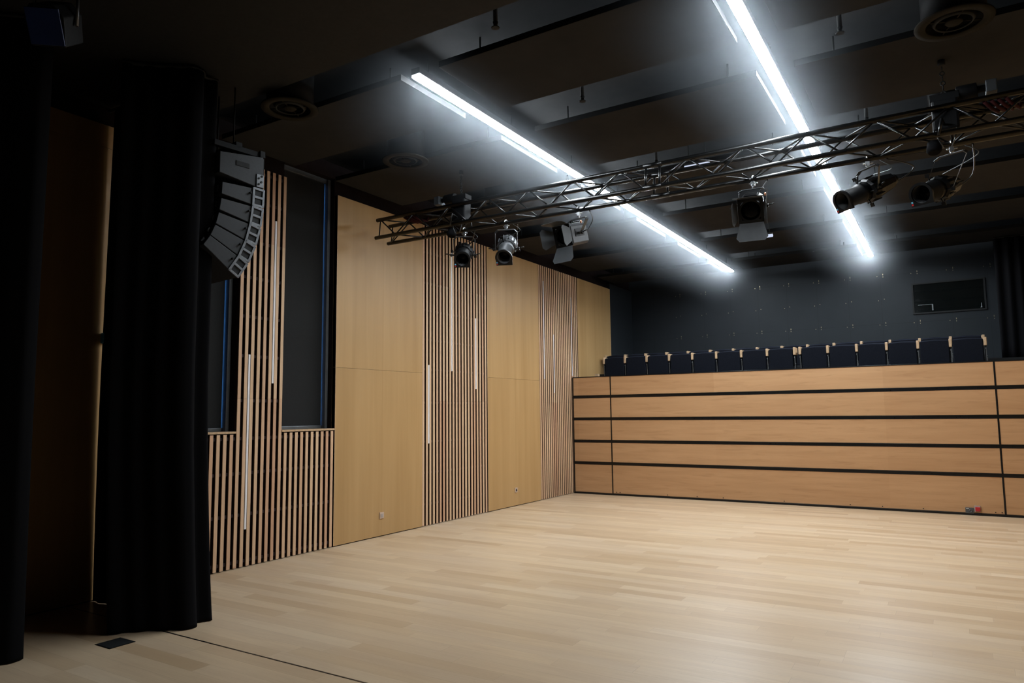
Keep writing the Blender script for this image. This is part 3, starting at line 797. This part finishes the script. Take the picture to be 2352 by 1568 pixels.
curtain([(1.13, 3.12), (1.18, 3.20), (1.28, 3.315), (1.55, 3.515), (1.56, 3.58), (1.44, 3.64), (1.46, 3.70), (1.495, 3.775), (1.38, 3.70), (1.16, 3.62), (.8, 3.63), (.45, 3.61), (.007, 3.60)], 4.58,  # last stretch to the wall is hidden, added to shade the oak panel
        'black floor-length curtain beside the windows and loudspeakers', .0, 0, .030, .011, (-.12, -.02))
curtain([(.20, 1.62), (.62, 2.0), (.95, 2.20), (1.09, 2.32), (1.19, 2.44), (1.15, 2.54), (.98, 2.56)], 4.58,
        'black floor-length curtain cut off by the picture edge, in front of the dim oak panel', .0, 0, 0, .016, (-.05, 0))
curtain([(7.50, 15.1), (7.75, 15.06), (8.0, 15.12), (8.25, 15.08)], 4.64, 'black curtain hanging beside the control room window and the end of the seats', .0, 2.476, 0, .03)
for o_ in [x for x in S.objects if x.get('label') == 'black curtain hanging beside the control room window and the end of the seats']: o_.location.z = 0

# black hatch in the floor
t = thing('floor_hatch', 'black square floor hatch at the foot of the curtains', 'floor hatch', (1.367, 3.045, 0))
MB().b2((1.268, 2.950, 0), (1.466, 3.140, .003)).build('hatch_lid', 'nosing', t, off=t.location)
MB().b2((1.278, 2.960, .003), (1.456, 3.130, .004)).build('lid_inlay', 'black', t, off=t.location)

# ------------------------------------------------------------------ retractable seating bank
t = thing('retractable_seating', 'closed wooden seating bank of five stacked panelled tiers', 'tiered seating', (4.1, RY, 0))
L = t.location
XL, XR = .015, RW-.035
xs = [XL, .868, 7.285, XR]
tiers = [(.038, .590), (.648, 1.028), (1.086, 1.477), (1.537, 1.927), (1.986, 2.352)]
for za, zb in tiers:
    for j in range(3):
        MB().b2((xs[j]+.012, RY+.010, za), (xs[j+1]-.012, RY+.035, zb)).build('front_panel', 'riser', t, .001, off=L)
for i in range(4):
    z = tiers[i][1]
    mb = MB().b2((XL, RY+.004, z+.002), (XR, RY+.06, z+.046)); mb.b2((XL, RY-.002, z+.046), (XR, RY+.02, z+.054))
    mb.build('tier_nosing', 'nosing', t, .002, off=L)
MB().b2((XL, RY+.002, 2.352), (XR, RY+.10, 2.368)).build('tier_nosing', 'nosing', t, .002, off=L)
MB().b2((XL, RY-.004, .0), (XR, RY+.05, .036)).build('kick_rail', 'nosing', t, .004, off=L)
for x in xs:
    x = min(max(x, XL+.012), XR-.012)
    MB().b2((x-.0125, RY+.006, .036), (x+.0125, RY+.04, 2.352)).build('joint_post', 'nosing', t, .001, off=L)
MB().b2((XL, RY+.04, .0), (XR, BY-.02, 2.345)).build('carcass', 'black', t, off=L)
MB().b2((XL, 14.40, 2.345), (XR, BY-.02, 2.476)).build('upper_deck', 'black', t, off=L)
MB().b2((XL, RY+.09, 2.345), (XR, 14.40, 2.362)).build('top_deck', 'black', t, off=L)
mb = MB()
for x in (.948, 1.022, 1.991, 2.561, 3.044, 4.101, 5.150, 5.629, 6.207, 7.160, 7.241):
    mb.cyl((x, RY+.012, .062), (x, RY+.004, .062), .009, n=8)
mb.build('screw_heads', 'black', t, off=L)
# connector boxes at the foot of the bank
t = thing('connector_box', 'red connector box at the foot of the seating bank', 'connector', (6.93, RY+.01, .103), 'connector boxes on the seating bank')
MB().box((6.93, RY+.0, .103), (.082, .03, .088)).build('back_plate', 'socketgrey', t, .003, off=t.location)
MB().box((6.934, RY-.022, .098), (.066, .03, .066)).build('red_cover', 'red', t, .008, off=t.location)
t = thing('connector_box', 'dark grey connector box beside the red one at the foot of the seating bank', 'connector', (6.828, RY+.01, .072), 'connector boxes on the seating bank')
MB().box((6.828, RY-.002, .072), (.112, .032, .085)).build('back_plate', 'alu', t, .003, off=t.location)
MB().box((6.80, RY-.02, .10), (.035, .006, .008)).build('label_strip', 'whitebar', t, off=t.location)
MB().lathe((6.838, RY-.016, .066), (0, -1, 0), [(0, .026), (.012, .024), (.014, .012), (.004, .01)], 16).build('socket_ring', 'steel', t, off=t.location)

# seats
def rounded(w_, h, r, n=5, crown=.012):
    pts = [(-w_/2, 0), (w_/2, 0)]
    for i in range(n+1):
        a = math.pi/2*i/n; pts.append((w_/2-r+r*math.cos(a), h-r+r*math.sin(a)))
    pts.append((0, h+crown))
    for i in range(n+1):
        a = math.pi/2+math.pi/2*i/n; pts.append((-w_/2+r+r*math.cos(a), h-r+r*math.sin(a)))
    return pts
def make_seat(front):
    """folded seat, origin on the deck at the middle of its front"""
    t = thing('folding_seat', 'x', 'seat', (0, 0, 0))
    w_ = .418
    MB().prism(rounded(w_, .373, .022, crown=.008), (0, .0, .030), (1, 0, 0), (0, 0, 1), (0, 1, 0), .07).build('seat_cushion', 'navy', t, .012, seg=3)
    MB().prism(rounded(w_, .335, .03, crown=.014), (0, .085, .085), (1, 0, 0), (0, 0, 1), (0, 1, 0), .08).build('backrest', 'navy', t, .012, seg=3)
    mb = MB().tube([(a, .036, .030+b) for a, b in rounded(w_+.002, .375, .022, crown=.008)[1:-1]]+[(-w_/2-.001, .036, .30)], .004, 6); mb.build('piping', 'piping', t)
    return t
def arm(t, dx):
    o = MB().b2((dx-.022, .0, .285), (dx+.022, .22, .425)).build('armrest', 'beech', t, .008)
    mb = MB().b2((dx-.012, .03, .02), (dx+.012, .16, .305)); mb.b2((dx-.024, -.01, 0), (dx+.024, .22, .014)); sd = mb.build('stand', 'fixture', t, .002)
    mb = MB().cyl((dx, .028, .24), (dx, .012, .24), .012, n=10); mb.cyl((dx+.012, .028, .12), (dx+.012, .006, .12), .010, n=10); mb.box((dx+.012, .016, .07), (.014, .02, .06)); mb.box((dx+.006, .022, .145), (.012, .012, .22)); mb.build('hinge_fitting', 'steel', sd, .002)
sf = make_seat(True); arm(sf, -.2405)
se = copy_tree(sf); arm(se, .2405)       # the two block-end seats close with a second armrest
yF, zF = 13.72, 2.362
k = 13.72/14.0
fx = lambda X14: 6.6933-(6.6933-X14)*k
edges1 = [.853-.478*1.0]+[.853+.4845*i for i in range(0, 8)]
cl = []
x_pads_l = [fx(.375+.4838*i) for i in range(9)]
x_pads_r = [fx(4.352+.4780*i) for i in range(7)]
n = 0
SIDE = ['beside the left wall panel']
used = {'a': False, 'e': False}
def put(src, key, x, y, z, lab, grp):
    o = copy_tree(src) if used[key] else src
    used[key] = True; o.location = (x, y, z); o['label'] = lab; o['group'] = grp; return o
num = 0
for pads in (x_pads_l, x_pads_r):
    for i in range(len(pads)-1):
        num += 1; last = i == len(pads)-2
        side = 'left block' if pads is x_pads_l else 'right block'
        c = (pads[i]+pads[i+1])/2
        lab = 'front-row folded navy seat, %s from the wood wall in the %s' % (ORD[i], 'nearer block' if pads is x_pads_l else 'farther block')
        o = put(se if last else sf, 'e' if last else 'a', c, yF, zF, lab, 'front row seats')
yR, zR = 14.60, 2.476
xr = [6.6933-(6.6933-X)*(yR/14.0) for X in [.863-.4527+.4527*i for i in range(16)]]
for i in range(15):
    lab = 'folded navy seat in the rear row, %s from the wood wall, only its top showing' % ORD[i]
    o = put(se if i == 14 else sf, 'e' if i == 14 else 'a', (xr[i]+xr[i+1])/2, yR, zR, lab, 'rear row seats')
t = thing('wood_end_block', 'small pale wooden block at the wood-wall end of the front seat row', 'block', (.40, 13.60, 2.362))
mb = MB().b2((.36, 13.56, 2.362), (.43, 13.66, 2.44)); mb.b2((.43, 13.58, 2.362), (.70, 13.62, 2.376)); mb.build('block', 'beech', t, .004, off=t.location)

# control room window in the back wall
fr = MB()
X0, X1, Z0, Z1 = 6.164, 7.367, 3.588, 4.168
for lo, hi in (((X0-.03, Z0-.03), (X1+.03, Z0)), ((X0-.03, Z1), (X1+.03, Z1+.03)), ((X0-.03, Z0), (X0, Z1)), ((X1, Z0), (X1+.03, Z1))):
    fr.b2((lo[0], BY-.03, lo[1]), (hi[0], BY, hi[1]))
f = struct(fr, 'window_3', 'black'); MB().b2((X0, BY-.012, Z0), (X1, BY-.002, Z1)).build('dark_pane', 'darkglass', f)
t = thing('pane_reflection', 'pale L-shaped reflection in the control room window, modelled as two thin strips', 'reflection', (6.40, BY-.02, 3.60))  # pale strips stand in for a reflection on the pane
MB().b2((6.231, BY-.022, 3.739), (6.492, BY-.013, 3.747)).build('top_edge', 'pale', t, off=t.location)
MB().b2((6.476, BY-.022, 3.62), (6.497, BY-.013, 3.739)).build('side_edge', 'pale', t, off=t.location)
t = thing('desk_lamp', 'small pale lamp standing in the lower corner of the control room window', 'lamp', (7.315, BY-.02, 3.60))
MB().lathe((7.315, BY-.022, 3.604), (0, 0, 1), [(0, .02), (.01, .018), (.03, .008), (.08, .007), (.1, .002)], 10).build('lamp_body', 'pale', t, off=t.location)

# ------------------------------------------------------------------ haze added around the light strips to imitate lens bloom
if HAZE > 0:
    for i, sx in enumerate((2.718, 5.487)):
        m = bpy.data.materials.new('bloom_haze'); m.use_nodes = True; nt = m.node_tree
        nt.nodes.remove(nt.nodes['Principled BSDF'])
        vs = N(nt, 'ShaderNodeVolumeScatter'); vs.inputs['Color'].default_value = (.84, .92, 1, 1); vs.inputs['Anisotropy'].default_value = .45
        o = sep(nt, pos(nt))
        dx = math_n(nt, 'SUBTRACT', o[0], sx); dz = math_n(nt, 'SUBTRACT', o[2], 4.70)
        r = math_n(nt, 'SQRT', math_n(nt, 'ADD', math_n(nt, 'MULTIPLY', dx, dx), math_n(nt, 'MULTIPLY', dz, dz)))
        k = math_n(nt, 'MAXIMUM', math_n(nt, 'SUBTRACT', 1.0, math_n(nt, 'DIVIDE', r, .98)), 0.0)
        nt.links.new(math_n(nt, 'MULTIPLY', math_n(nt, 'POWER', k, 2.0), HAZE), vs.inputs['Density'])  # density thickens towards the strip to draw its bloom
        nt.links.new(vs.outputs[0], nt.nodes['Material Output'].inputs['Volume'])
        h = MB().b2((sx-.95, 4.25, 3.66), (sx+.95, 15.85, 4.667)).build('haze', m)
        tag(h, ('added haze imitating bloom around the light strip nearer the wood wall', 'added haze imitating bloom around the light strip farther from the wood wall')[i], 'haze', None, 'stuff')
